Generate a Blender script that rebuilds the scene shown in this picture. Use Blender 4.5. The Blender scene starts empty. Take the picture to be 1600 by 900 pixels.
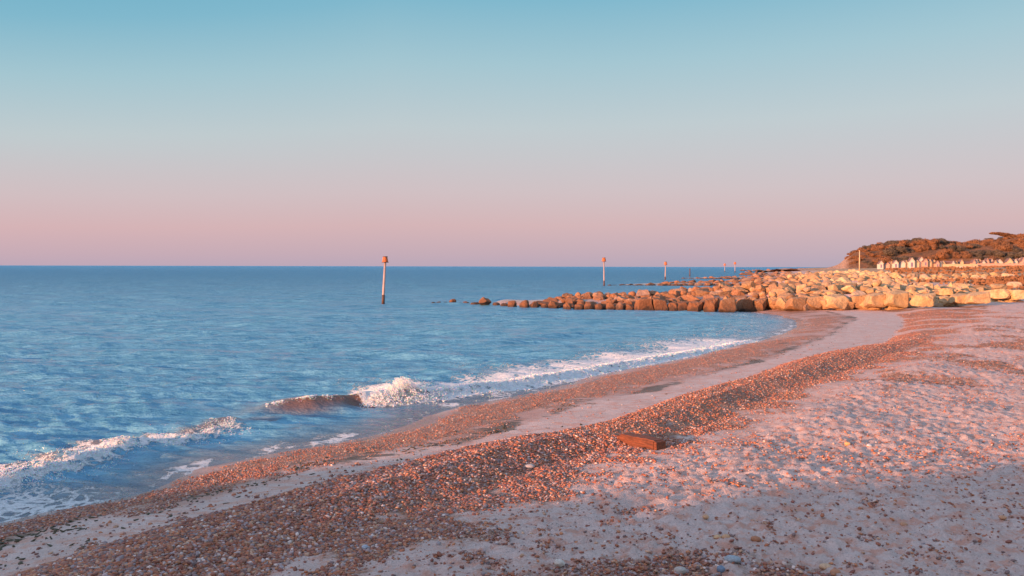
import bpy, math, random
import numpy as np
from mathutils import Matrix, Vector
R = math.radians
random.seed(7); rng = np.random.default_rng(7)
S = bpy.context.scene
COL = S.collection

# ------------------------------------------------------------------ camera, sky, sun, exposure
F, H, ROLL, YH = 1256.0, 4.0, 0.0022, 416.3
cam = bpy.data.objects.new('camera', bpy.data.cameras.new('camera')); COL.objects.link(cam)
cam.data.sensor_width = 36; cam.data.lens = F / 1600 * 36
cam.data.shift_y = -(450 - YH) / 1600
cam.data.clip_start = 0.1; cam.data.clip_end = 60000
cam.matrix_world = Matrix.Translation((0, 0, H)) @ Matrix.Rotation(R(90), 4, 'X') @ Matrix.Rotation(ROLL, 4, 'Z')
S.camera = cam

SUN_EL = R(7.0)
SUN_AZ = np.array([-0.80, -0.60]); SUN_AZ = SUN_AZ / np.linalg.norm(SUN_AZ)
sun = bpy.data.objects.new('sun', bpy.data.lights.new('sun', 'SUN')); COL.objects.link(sun)
sun.data.energy = 5.0; sun.data.angle = R(0.8); sun.data.color = (1.0, 0.45, 0.22)
sdir = Vector((SUN_AZ[0] * math.cos(SUN_EL), SUN_AZ[1] * math.cos(SUN_EL), math.sin(SUN_EL)))
sun.rotation_euler = sdir.to_track_quat('Z', 'Y').to_euler()
S.view_settings.view_transform = 'Standard'; S.view_settings.look = 'None'
S.view_settings.gamma = 1; S.view_settings.use_curve_mapping = False
S.view_settings.exposure = 1.05

def srgb(r, g, b):
    f = lambda c: ((c / 255 + .055) / 1.055) ** 2.4 if c > 10 else c / 255 / 12.92
    return (f(r), f(g), f(b), 1)

W_ = bpy.data.worlds.new('World'); S.world = W_; W_.use_nodes = True
nt = W_.node_tree; nt.nodes.clear()
def N(nt, typ, **k):
    n = nt.nodes.new(typ)
    for a, v in k.items(): setattr(n, a, v)
    return n
out = N(nt, 'ShaderNodeOutputWorld'); bg = N(nt, 'ShaderNodeBackground')
sky = N(nt, 'ShaderNodeTexSky', sky_type='NISHITA', sun_disc=False)
sky.sun_elevation = SUN_EL; sky.sun_rotation = math.atan2(SUN_AZ[0], SUN_AZ[1])
sky.dust_density = 2.0; sky.ozone_density = 3.0; sky.air_density = 1.0
tc = N(nt, 'ShaderNodeTexCoord'); sx = N(nt, 'ShaderNodeSeparateXYZ')
nt.links.new(tc.outputs['Generated'], sx.inputs[0])
rmp = N(nt, 'ShaderNodeValToRGB')
EXPO = 2 ** 1.0
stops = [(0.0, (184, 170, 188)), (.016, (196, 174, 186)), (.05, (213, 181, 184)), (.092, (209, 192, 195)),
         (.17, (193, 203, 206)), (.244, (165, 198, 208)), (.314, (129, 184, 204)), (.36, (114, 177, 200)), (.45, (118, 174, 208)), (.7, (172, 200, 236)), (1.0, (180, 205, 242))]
el = rmp.color_ramp.elements
while len(el) > 1: el.remove(el[0])
el[0].position = 0; el[0].color = srgb(*stops[0][1])
for p, c in stops[1:]:
    e = el.new(p); e.color = srgb(*c)
lm = N(nt, 'ShaderNodeMapRange'); lm.inputs[1].default_value = -.15; lm.inputs[2].default_value = -.6; lm.inputs[3].default_value = 1.0; lm.inputs[4].default_value = 1.28
nt.links.new(sx.outputs['X'], lm.inputs[0]); rm_ = N(nt, 'ShaderNodeMapRange'); rm_.inputs[1].default_value = .1; rm_.inputs[2].default_value = .6; rm_.inputs[3].default_value = 1.0; rm_.inputs[4].default_value = .96
nt.links.new(sx.outputs['X'], rm_.inputs[0]); lr_ = N(nt, 'ShaderNodeMath', operation='MULTIPLY'); nt.links.new(lm.outputs[0], lr_.inputs[0]); nt.links.new(rm_.outputs[0], lr_.inputs[1])
zz_ = N(nt, 'ShaderNodeMath', operation='MULTIPLY'); nt.links.new(lr_.outputs[0], zz_.inputs[0]); nt.links.new(sx.outputs['Z'], zz_.inputs[1])
nt.links.new(zz_.outputs[0], rmp.inputs[0])
# sea-side half of the sky a little pinker low down
pink = N(nt, 'ShaderNodeMix', data_type='RGBA', blend_type='MIX')
mr = N(nt, 'ShaderNodeMapRange'); mr.inputs[1].default_value = .4; mr.inputs[2].default_value = -.5
mr.inputs[3].default_value = 0; mr.inputs[4].default_value = 1; nt.links.new(sx.outputs['X'], mr.inputs[0])
mz = N(nt, 'ShaderNodeMapRange'); mz.inputs[1].default_value = .13; mz.inputs[2].default_value = .03
mz.inputs[3].default_value = 0; mz.inputs[4].default_value = .18; nt.links.new(sx.outputs['Z'], mz.inputs[0])
mm = N(nt, 'ShaderNodeMath', operation='MULTIPLY'); nt.links.new(mr.outputs[0], mm.inputs[0]); nt.links.new(mz.outputs[0], mm.inputs[1])
nt.links.new(mm.outputs[0], pink.inputs[0]); nt.links.new(rmp.outputs[0], pink.inputs[6]); pink.inputs[7].default_value = srgb(226, 172, 180)
sc = N(nt, 'ShaderNodeVectorMath', operation='SCALE'); sc.inputs[3].default_value = 9.3 / EXPO
nt.links.new(pink.outputs[2], sc.inputs[0])
scn = N(nt, 'ShaderNodeVectorMath', operation='SCALE'); scn.inputs[3].default_value = .07
nt.links.new(sky.outputs[0], scn.inputs[0])
# the bright afterglow on the sun's side of the sky
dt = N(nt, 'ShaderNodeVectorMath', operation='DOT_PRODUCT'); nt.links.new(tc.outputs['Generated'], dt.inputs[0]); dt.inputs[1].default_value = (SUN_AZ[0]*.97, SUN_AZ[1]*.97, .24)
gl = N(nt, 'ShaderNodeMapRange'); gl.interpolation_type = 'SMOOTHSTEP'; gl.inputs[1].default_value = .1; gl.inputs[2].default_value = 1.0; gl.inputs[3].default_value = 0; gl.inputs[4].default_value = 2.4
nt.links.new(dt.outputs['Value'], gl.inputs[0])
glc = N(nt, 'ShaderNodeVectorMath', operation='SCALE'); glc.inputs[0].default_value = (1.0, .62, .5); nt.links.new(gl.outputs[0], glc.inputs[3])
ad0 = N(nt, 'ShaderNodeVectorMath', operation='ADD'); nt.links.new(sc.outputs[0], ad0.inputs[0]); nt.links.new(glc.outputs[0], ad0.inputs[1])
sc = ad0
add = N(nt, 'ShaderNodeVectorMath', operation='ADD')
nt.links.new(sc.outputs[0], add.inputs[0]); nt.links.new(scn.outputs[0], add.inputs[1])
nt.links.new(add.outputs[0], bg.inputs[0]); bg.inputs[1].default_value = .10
nt.links.new(bg.outputs[0], out.inputs[0])

# ------------------------------------------------------------------ helpers
def at(x, y, z=0.0):
    """ground point of height z seen at photo pixel (x, y)"""
    dx = (x - 800) + ROLL * (y - 450); dy = (y - YH) - ROLL * (x - 800)
    D = (H - z) * F / dy
    return (dx * D / F, D)
def at_d(x, y, D):
    dx = (x - 800) + ROLL * (y - 450); dy = (y - YH) - ROLL * (x - 800)
    return (dx * D / F, D, H - dy * D / F)
def to_px(X, Y, Z):
    dx = X / Y * F; dy = (H - Z) / Y * F
    return 800 + dx - ROLL * (dy + YH - 450), YH + dy + ROLL * dx

def _hash(ix, iy, seed):
    h = (ix.astype(np.int64) * 374761393 + iy.astype(np.int64) * 668265263 + seed * 1442695041) & 0xffffffff
    h = ((h ^ (h >> 13)) * 1274126177) & 0xffffffff
    return ((h ^ (h >> 16)) & 0xffff) / 65535.0
def noise(x, y, seed=0):
    xi = np.floor(x); yi = np.floor(y); fx = x - xi; fy = y - yi
    u = fx * fx * fx * (fx * (fx * 6 - 15) + 10); v = fy * fy * fy * (fy * (fy * 6 - 15) + 10)
    def g(a, b):
        t = _hash(xi + a, yi + b, seed) * 6.28318
        return np.cos(t) * (fx - a) + np.sin(t) * (fy - b)
    return ((g(0, 0) * (1 - u) + g(1, 0) * u) * (1 - v) + (g(0, 1) * (1 - u) + g(1, 1) * u) * v) * 1.5
def fbm(x, y, seed=0, o=4):
    a, s, r = 1., 1., 0.
    for i in range(o):
        r = r + a * noise(x * s, y * s, seed + i * 13); a *= .5; s *= 2.03
    return r
def sstep(a, b, x):
    t = np.clip((x - a) / (b - a), 0, 1); return t * t * (3 - 2 * t)

def mesh_from(name, V, Fc, attrs=None, smooth=True):
    me = bpy.data.meshes.new(name)
    V = np.asarray(V, np.float32); Fc = np.asarray(Fc, np.int32); k = Fc.shape[1]
    me.vertices.add(len(V)); me.vertices.foreach_set('co', V.ravel())
    me.loops.add(Fc.size); me.loops.foreach_set('vertex_index', Fc.ravel())
    me.polygons.add(len(Fc)); me.polygons.foreach_set('loop_start', np.arange(0, Fc.size, k, dtype=np.int32))
    me.polygons.foreach_set('loop_total', np.full(len(Fc), k, np.int32))
    me.polygons.foreach_set('use_smooth', np.full(len(Fc), smooth))
    for n, a in (attrs or {}).items():
        a = np.asarray(a, np.float32)
        if a.ndim == 1: me.attributes.new(n, 'FLOAT', 'POINT').data.foreach_set('value', a)
        else: me.attributes.new(n, 'FLOAT_COLOR', 'POINT').data.foreach_set('color', np.c_[a, np.ones(len(a), np.float32)].ravel())
    me.update(); me.validate(); return me
def link(name, me, mat=None, parent=None):
    o = bpy.data.objects.new(name, me); COL.objects.link(o)
    if mat is not None and len(me.materials) == 0: me.materials.append(mat)
    if parent: o.parent = parent
    return o
def tag(o, label=None, cat=None, group=None, kind=None):
    if label: o['label'] = label
    if cat: o['category'] = cat
    if group: o['group'] = group
    if kind: o['kind'] = kind
    return o
def empty(name, loc, rz=0):
    o = bpy.data.objects.new(name, None); COL.objects.link(o); o.location = loc; o.rotation_euler.z = rz; return o
class MB:
    """collects boxes, tubes, quads into one mesh"""
    def __init__(s): s.V = []; s.F = []
    def add(s, V, Fc):
        b = len(s.V); s.V += [tuple(v) for v in V]; s.F += [tuple(i + b for i in f) for f in Fc]
    def box(s, x0, x1, y0, y1, z0, z1):
        s.add([(x0,y0,z0),(x1,y0,z0),(x1,y1,z0),(x0,y1,z0),(x0,y0,z1),(x1,y0,z1),(x1,y1,z1),(x0,y1,z1)],
              [(0,3,2,1),(4,5,6,7),(0,1,5,4),(1,2,6,5),(2,3,7,6),(3,0,4,7)])
    def tube(s, pts, rad, n=10, cap=True):
        rings = []; b = len(s.V)
        for i, p in enumerate(pts):
            p = Vector(p); q = Vector(pts[min(i+1, len(pts)-1)]) - Vector(pts[max(i-1, 0)])
            q.normalize(); a = q.orthogonal().normalized(); c = q.cross(a)
            for j in range(n):
                t = 2*math.pi*j/n; s.V.append(tuple(p + (a*math.cos(t) + c*math.sin(t))*rad[i]))
        for i in range(len(pts)-1):
            for j in range(n):
                k = (j+1) % n; s.F.append((b+i*n+j, b+i*n+k, b+(i+1)*n+k, b+(i+1)*n+j))
        if cap:
            s.F.append(tuple(b+j for j in range(n))[::-1]); s.F.append(tuple(b+(len(pts)-1)*n+j for j in range(n)))
    def mesh(s, name, smooth=False):
        me = bpy.data.meshes.new(name); me.from_pydata(s.V, [], s.F); me.update()
        if smooth: me.polygons.foreach_set('use_smooth', [True]*len(s.F))
        return me
    def build(s, name, mat, parent=None, smooth=False):
        return link(name, s.mesh(name, smooth), mat, parent)

# ------------------------------------------------------------------ materials
def mat(name):
    m = bpy.data.materials.new(name); m.use_nodes = True
    t = m.node_tree; p = t.nodes['Principled BSDF']; return m, t, p
def L(t, a, b): t.links.new(a, b)
def attr(t, n):
    a = N(t, 'ShaderNodeAttribute', attribute_name=n); return a
def tnoise(t, scale, detail=4, rough=.55, vec=None, dist=0):
    n = N(t, 'ShaderNodeTexNoise'); n.inputs['Scale'].default_value = scale; n.inputs['Detail'].default_value = detail
    n.inputs['Roughness'].default_value = rough; n.inputs['Distortion'].default_value = dist
    if vec is not None: L(t, vec, n.inputs['Vector'])
    return n
def pos(t, scale=(1, 1, 1), rot=0):
    g = N(t, 'ShaderNodeNewGeometry'); mp = N(t, 'ShaderNodeMapping'); mp.inputs['Scale'].default_value = scale
    mp.inputs['Rotation'].default_value = (0, 0, rot); L(t, g.outputs['Position'], mp.inputs['Vector']); return mp.outputs[0]
def mixc(t, f, a, b, bt='MIX'):
    m = N(t, 'ShaderNodeMix', data_type='RGBA', blend_type=bt)
    for i, v in ((0, f), (6, a), (7, b)):
        if hasattr(v, 'is_output'): L(t, v, m.inputs[i])
        else: m.inputs[i].default_value = v if i == 0 else tuple(v) + ((1,) if len(v) == 3 else ())
    return m.outputs[2]
def math_(t, op, a, b=0., c=None, clamp=False):
    m = N(t, 'ShaderNodeMath', operation=op); m.use_clamp = clamp
    for i, v in enumerate((a, b) + ((c,) if c is not None else ())):
        if hasattr(v, 'is_output'): L(t, v, m.inputs[i])
        else: m.inputs[i].default_value = v
    return m.outputs[0]
def mrange(t, v, a, b, c=0., d=1.):
    m = N(t, 'ShaderNodeMapRange'); m.interpolation_type = 'SMOOTHSTEP'; L(t, v, m.inputs[0])
    for i, k in zip((1, 2, 3, 4), (a, b, c, d)): m.inputs[i].default_value = k
    return m.outputs[0]
def ramp(t, v, st):
    r = N(t, 'ShaderNodeValToRGB'); e = r.color_ramp.elements
    e[0].position = st[0][0]; e[0].color = tuple(st[0][1]) + (1,); e[1].position = st[-1][0]; e[1].color = tuple(st[-1][1]) + (1,)
    for p, c in st[1:-1]: k = e.new(p); k.color = tuple(c) + (1,)
    L(t, v, r.inputs[0]); return r.outputs[0]
def bump(t, p, h, strength, dist, prev=None):
    b = N(t, 'ShaderNodeBump'); b.inputs['Strength'].default_value = strength; b.inputs['Distance'].default_value = dist
    L(t, h, b.inputs['Height'])
    if prev is not None: L(t, prev, b.inputs['Normal'])
    L(t, b.outputs[0], p.inputs['Normal']); return b.outputs[0]

PAL = [(.0, (.16, .08, .06)), (.18, (.42, .16, .07)), (.4, (.52, .22, .09)), (.55, (.36, .22, .17)), (.72, (.62, .34, .16)), (.86, (.42, .32, .30)), (1., (.70, .58, .48))]
def make_beach():
    m, t, p = mat('beach_ground')
    P = pos(t); peb = attr(t, 'peb').outputs['Fac']; wet = attr(t, 'wet').outputs['Fac']; wr = attr(t, 'wrack').outputs['Fac']; veg = attr(t, 'veg').outputs['Fac']
    n1 = tnoise(t, 1.3, 6, .6, P); n2 = tnoise(t, 40, 3, .6, P); n3 = tnoise(t, 7, 5, .6, P)
    sand = mixc(t, mrange(t, n1.outputs[0], .35, .65), (.55, .41, .37), (.64, .49, .45))
    sand = mixc(t, mrange(t, n2.outputs[0], .3, .7, 0, .35), sand, (.27, .19, .16))
    nb = tnoise(t, 1, 6, .68, pos(t, (3.2, 4.5, 1), .3))
    sand = mixc(t, mrange(t, nb.outputs[0], .47, .62, 0, .9), sand, (.52, .26, .19))
    v = N(t, 'ShaderNodeTexVoronoi'); v.inputs['Scale'].default_value = 30; L(t, P, v.inputs['Vector'])
    cs = N(t, 'ShaderNodeSeparateColor'); L(t, v.outputs['Color'], cs.inputs[0])
    sand = mixc(t, attr(t, 'damp').outputs['Fac'], sand, (.38, .20, .155))
    pc = ramp(t, cs.outputs[0], PAL)
    pc = mixc(t, mrange(t, v.outputs['Distance'], .25, .6), pc, (.24, .12, .08))
    # pebble mask broken up with noise
    pm = math_(t, 'ADD', peb, math_(t, 'MULTIPLY', math_(t, 'SUBTRACT', n3.outputs[0], .5), 1.1))
    pm = mrange(t, pm, .30, .66)
    col = mixc(t, pm, sand, pc)
    nw = tnoise(t, 1, 6, .65, pos(t, (1.6, 6, 1), -.9))
    wm = math_(t, 'ADD', wr, math_(t, 'MULTIPLY', math_(t, 'SUBTRACT', nw.outputs[0], .5), 2.6))
    wm = mrange(t, wm, .62, .8, 0, .85)
    col = mixc(t, wm, col, (.07, .045, .02))
    nv = tnoise(t, .6, 6, .7, P)
    vc = ramp(t, nv.outputs[0], [(.3, (.24, .12, .05)), (.5, (.42, .25, .12)), (.7, (.55, .40, .28))])
    col = mixc(t, veg, col, vc)
    dk = mixc(t, mrange(t, wet, .5, 1., 0, .5), col, (.14, .09, .07))
    L(t, dk, p.inputs['Base Color'])
    L(t, mrange(t, wet, 0, 1, .85, .10), p.inputs['Roughness'])
    p.inputs['Specular IOR Level'].default_value = .5
    hv = math_(t, 'MULTIPLY', math_(t, 'SUBTRACT', 1., v.outputs['Distance']), pm)
    mixv = .03
    b = bump(t, p, hv, .8, .02)
    b = bump(t, p, n2.outputs[0], .8, mixv, b)
    b = bump(t, p, n3.outputs[0], .6, .05, b)
    return m
def make_pebble():
    m, t, p = mat('pebble'); a = attr(t, 'col'); P = pos(t)
    n = tnoise(t, 60, 3, .6, P)
    L(t, mixc(t, mrange(t, n.outputs[0], .3, .7, 0, .4), a.outputs['Color'], (.10, .07, .06)), p.inputs['Base Color'])
    p.inputs['Roughness'].default_value = .6; return m
def make_rock(use_attr):
    m, t, p = mat('boulder_stone'); P = pos(t)
    base = attr(t, 'col').outputs['Color'] if use_attr else N(t, 'ShaderNodeObjectInfo').outputs['Color']
    n1 = tnoise(t, 1.6, 6, .65, P); n2 = tnoise(t, 9, 5, .7, P); n3 = tnoise(t, .7, 3, .5, P)
    col = mixc(t, mrange(t, n1.outputs[0], .38, .68, 0, .6), base, (.24, .12, .06))
    col = mixc(t, mrange(t, n2.outputs[0], .5, .75, 0, .5), col, (.66, .55, .42))
    col = mixc(t, mrange(t, n2.outputs[0], .42, .28, 0, .55), col, (.09, .055, .04))
    # tide mark: darker, weed-stained stone near the water level
    g = N(t, 'ShaderNodeNewGeometry'); sp = N(t, 'ShaderNodeSeparateXYZ'); L(t, g.outputs['Position'], sp.inputs[0])
    z = math_(t, 'ADD', sp.outputs['Z'], math_(t, 'MULTIPLY', math_(t, 'SUBTRACT', n1.outputs[0], .5), 1.2))
    xs = mrange(t, sp.outputs['X'], 10, 36, 1., .35)
    tide = math_(t, 'MULTIPLY', mrange(t, z, 1.25, .5), xs)
    col = mixc(t, math_(t, 'MULTIPLY', tide, .72), col, (.15, .058, .022))
    col = mixc(t, math_(t, 'MULTIPLY', mrange(t, z, .5, .12), .85), col, (.03, .022, .018))
    L(t, col, p.inputs['Base Color']); p.inputs['Roughness'].default_value = .8
    b = bump(t, p, n1.outputs[0], .7, .25); bump(t, p, n2.outputs[0], .8, .06, b); return m
def make_water():
    m, t, p = mat('sea_water'); P = pos(t)
    br = attr(t, 'brown').outputs['Fac']; fo = attr(t, 'foam').outputs['Fac']; far = attr(t, 'far').outputs['Fac']
    big = tnoise(t, 1, 9, .92, pos(t, (.16, .30, 1), .1))
    nf = tnoise(t, 1, 7, .8, pos(t, (.55, 2.6, 1), .12)); bn = N(t, 'ShaderNodeMix', data_type='FLOAT'); L(t, mrange(t, far, .25, .75), bn.inputs[0]); L(t, nf.outputs[0], bn.inputs[2]); L(t, big.outputs[0], bn.inputs[3])
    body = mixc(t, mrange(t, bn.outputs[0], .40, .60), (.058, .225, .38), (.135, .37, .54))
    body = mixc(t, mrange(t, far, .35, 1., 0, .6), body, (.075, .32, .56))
    body = mixc(t, br, body, (.15, .075, .052))
    # lacy foam
    w = tnoise(t, 3, 4, .6, P, 1.5)
    v = N(t, 'ShaderNodeTexVoronoi', feature='DISTANCE_TO_EDGE'); v.inputs['Scale'].default_value = 3.2
    vv = N(t, 'ShaderNodeVectorMath', operation='ADD'); wv = N(t, 'ShaderNodeVectorMath', operation='SCALE'); wv.inputs[3].default_value = .45
    L(t, w.outputs['Color'], wv.inputs[0]); L(t, P, vv.inputs[0]); L(t, wv.outputs[0], vv.inputs[1]); L(t, vv.outputs[0], v.inputs['Vector'])
    fine = tnoise(t, 22, 4, .7, P)
    lace = math_(t, 'SUBTRACT', math_(t, 'ADD', math_(t, 'MULTIPLY', fine.outputs[0], .7), math_(t, 'MULTIPLY', w.outputs[0], .5)), math_(t, 'MULTIPLY', v.outputs[0], 1.4))
    fm = math_(t, 'ADD', lace, math_(t, 'MULTIPLY', fo, .75))
    fm = mrange(t, fm, .69, .95)
    fm = math_(t, 'MULTIPLY', fm, mrange(t, fo, .02, .15))
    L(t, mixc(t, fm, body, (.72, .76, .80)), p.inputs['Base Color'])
    rough = mrange(t, far, 0, 1, .12, .45); L(t, mrange(t, far, 0, 1., .7, .2), p.inputs['Specular IOR Level'])
    L(t, math_(t, 'ADD', rough, math_(t, 'MULTIPLY', fm, .5)), p.inputs['Roughness'])
    p.inputs['IOR'].default_value = 1.33
    a = tnoise(t, 1, 5, .65, pos(t, (3.6, 6.4, 1), .12)); a2 = tnoise(t, 1, 3, .6, pos(t, (9, 17, 1), -.1)); a3 = tnoise(t, 1, 5, .65, pos(t, (.4, 1.1, 1), .1))
    b = bump(t, p, math_(t, 'MULTIPLY', a3.outputs[0], mrange(t, far, .3, 1., .12, 1)), 1., 2.2); b = bump(t, p, a.outputs[0], 1., .07, b); b = bump(t, p, a2.outputs[0], .8, .02, b)
    bump(t, p, math_(t, 'MULTIPLY', fm, fine.outputs[0]), .9, .06, b)
    return m
def flat(name, c, rough=.7, var=.25, scale=6, bs=.3):
    m, t, p = mat(name); n = tnoise(t, scale, 5, .6, pos(t))
    L(t, mixc(t, mrange(t, n.outputs[0], .3, .7, 0, var), c, tuple(k * .35 for k in c)), p.inputs['Base Color'])
    p.inputs['Roughness'].default_value = rough
    if bs: bump(t, p, n.outputs[0], bs, .03)
    return m
def make_leaf(name, c):
    m, t, p = mat(name); oi = N(t, 'ShaderNodeObjectInfo'); n = tnoise(t, .7, 4, .6, pos(t))
    a = mixc(t, math_(t, 'MULTIPLY', oi.outputs['Random'], .5), c, (c[0]*.45, c[1]*.7, c[2]*1.1))
    L(t, mixc(t, mrange(t, n.outputs[0], .35, .65, 0, .6), a, tuple(k * .5 for k in c)), p.inputs['Base Color'])
    p.inputs['Roughness'].default_value = .8; return m
def make_wood():
    m, t, p = mat('weathered_timber'); tcn = N(t, 'ShaderNodeTexCoord')
    mp = N(t, 'ShaderNodeMapping'); mp.inputs['Scale'].default_value = (1.5, 22, 22); L(t, tcn.outputs['Object'], mp.inputs[0])
    n = tnoise(t, 1.5, 6, .65, mp.outputs[0], .6)
    c = ramp(t, n.outputs[0], [(.25, (.03, .012, .010)), (.42, (.11, .035, .018)), (.6, (.19, .055, .025)), (.78, (.34, .17, .10))])
    L(t, c, p.inputs['Base Color']); p.inputs['Roughness'].default_value = .75; bump(t, p, n.outputs[0], 1., .03); return m
M_beach = make_beach(); M_peb = make_pebble(); M_rock = make_rock(False); M_rockA = make_rock(True); M_water = make_water()
M_foam = flat('sea_foam', (.80, .82, .85), .5, 0, 6, 0); M_wood = make_wood(); _p = M_foam.node_tree.nodes['Principled BSDF']; _p.inputs['Subsurface Weight'].default_value = .6; _p.inputs['Subsurface Scale'].default_value = .05
M_white = flat('painted_white_boards', (.62, .56, .50), .6, .12, 2, 0); M_cream = flat('painted_cream_boards', (.62, .47, .30), .6, .12, 2, 0)
M_peach = flat('painted_peach_boards', (.58, .36, .29), .6, .12, 2, 0)
M_roof = flat('hut_roof_felt', (.16, .10, .10), .8, .3, 2, 0); M_door = flat('hut_door_paint', (.20, .16, .26), .6, .1, 2, 0)
M_galv = flat('weathered_steel', (.42, .32, .30), .55, .35, 5, .1); M_orange = flat('orange_paint', (.75, .20, .06), .5, .2, 9, .1)
M_dark = flat('dark_rusty_iron', (.10, .05, .035), .7, .2, 9, .1)
M_leafR = make_leaf('rust_foliage', (.27, .12, .05)); M_leafG = make_leaf('dull_green_foliage', (.12, .09, .06)); M_bark = flat('bark', (.10, .06, .04), .9)
M_weed = flat('seaweed', (.06, .045, .015), .6, .3, 30, .2)

# ------------------------------------------------------------------ shore curves (traced where they lie on the ground)
far_tail = np.array([(24, 85), (34, 120), (48, 160), (60, 200), (100, 330), (190, 600), (320, 1000), (620, 1700)], float)
def curve(px, z, head, mid, off):
    pts = list(head) + [at(x, y, z) for x, y in px] + list(mid) + [(a + off, b) for a, b in far_tail]
    return np.array(pts, float)
CW = curve([(0,817),(67,800),(167,783),(240,764),(300,732),(380,716),(455,702),(530,690),(592,677),(650,655),(705,636),(780,622),(861,606),(910,589),(970,577),(1075,557),(1124,542),(1172,535),(1215,523),(1240,512),(1238,502),(1215,494),(1170,488)], 0,
           [(-24,-20),(-16,-4),(-11,7)], [], 0)
CA = curve([(0,853),(83,835),(167,817),(287,790),(400,757),(500,730),(587,718),(728,693),(857,650),(932,627),(1019,611),(1112,585),(1206,561),(1270,536),(1307,522),(1330,505),(1345,497)], .35,
           [(-21,-21),(-13,-5),(-8.5,6)], [(26,64)], 4)
CB = curve([(27,898),(83,878),(190,847),(300,817),(393,790),(487,765),(587,740),(712,715),(806,696),(900,677),(962,656),(1075,616),(1169,594),(1206,574),(1250,560),(1312,551),(1380,540),(1400,520),(1412,503)], .45,
           [(-19,-22),(-11,-6),(-7.2,5.5)], [(29.5,62),(32,76)], 8)
CC = curve([(534,900),(545,877),(619,859),(697,834),(775,796),(837,777),(900,735),(960,716),(1040,706),(1120,682),(1200,652),(1237,628),(1320,594),(1400,570),(1450,550),(1480,528),(1500,508)], .8,
           [(-14,-24),(-7,-6),(-3.2,4.5)], [(33,54),(38,66),(41,85)], 13)
def sdist(X, Y, P):
    best = np.full(X.shape, 1e18, np.float32); sg = np.ones(X.shape, np.float32)
    for (ax, ay), (bx, by) in zip(P[:-1], P[1:]):
        dx, dy = bx - ax, by - ay; l2 = dx*dx + dy*dy
        rx = X - ax; ry = Y - ay
        t = np.clip((rx*dx + ry*dy) / l2, 0, 1)
        ex = rx - t*dx; ey = ry - t*dy; d = ex*ex + ey*ey
        m = d < best; best = np.where(m, d, best)
        sg = np.where(m, np.where(rx*dy - ry*dx >= 0, 1., -1.), sg)    # right-hand side (land) positive
    PP = np.vstack([P, [(9000, P[-1][1]), (9000, P[0][1])], P[:1]]); ins = np.zeros(X.shape, bool)
    for (ax, ay), (bx, by) in zip(PP[:-1], PP[1:]):
        if ay == by: continue
        ins ^= ((ay > Y) != (by > Y)) & (X < (bx - ax) * (Y - ay) / (by - ay) + ax)
    return np.sqrt(best) * np.where(ins, 1., -1.)
# groynes: centre line with (x, y, top height), half width
G1_front = [at(680,473,0)+(0.25,), at(720,475,0)+(.35,), at(760,478,0)+(.75,), at(830,481,0)+(.75,), at(880,483,0)+(1.15,), at(950,485,0)+(1.3,), at(1000,486.5,0)+(1.5,), at(1060,487,0)+(1.7,),
            at(1100,487,0)+(1.85,), at(1150,486,.1)+(2.1,), at(1200,483,.3)+(2.35,), at(1250,482,.5)+(2.5,), at(1350,478,.8)+(2.6,), at(1430,476,1.)+(2.6,), at(1500,471,1.2)+(2.4,), (44,70,2.2), (52,73,2.2), (62,76,2.4)]
G2_front = [(17,166,.15), (24,166,.35), (30,167,.7), (38,167,.95), (46,166,1.2), (53,163,1.9), (62,158,2.3), (75,154,2.6), (92,152,2.9), (110,152,3.0)]
G3_front = [(52,262,.3), (60,262,.5), (72,264,.9), (84,264,1.1), (100,260,1.9), (120,252,2.6), (150,246,3.2), (180,244,3.4)]
def lerp_line(P, x):
    P = np.array(P); return np.interp(x, P[:,0], P[:,1]), np.interp(x, P[:,0], P[:,2])

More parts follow.
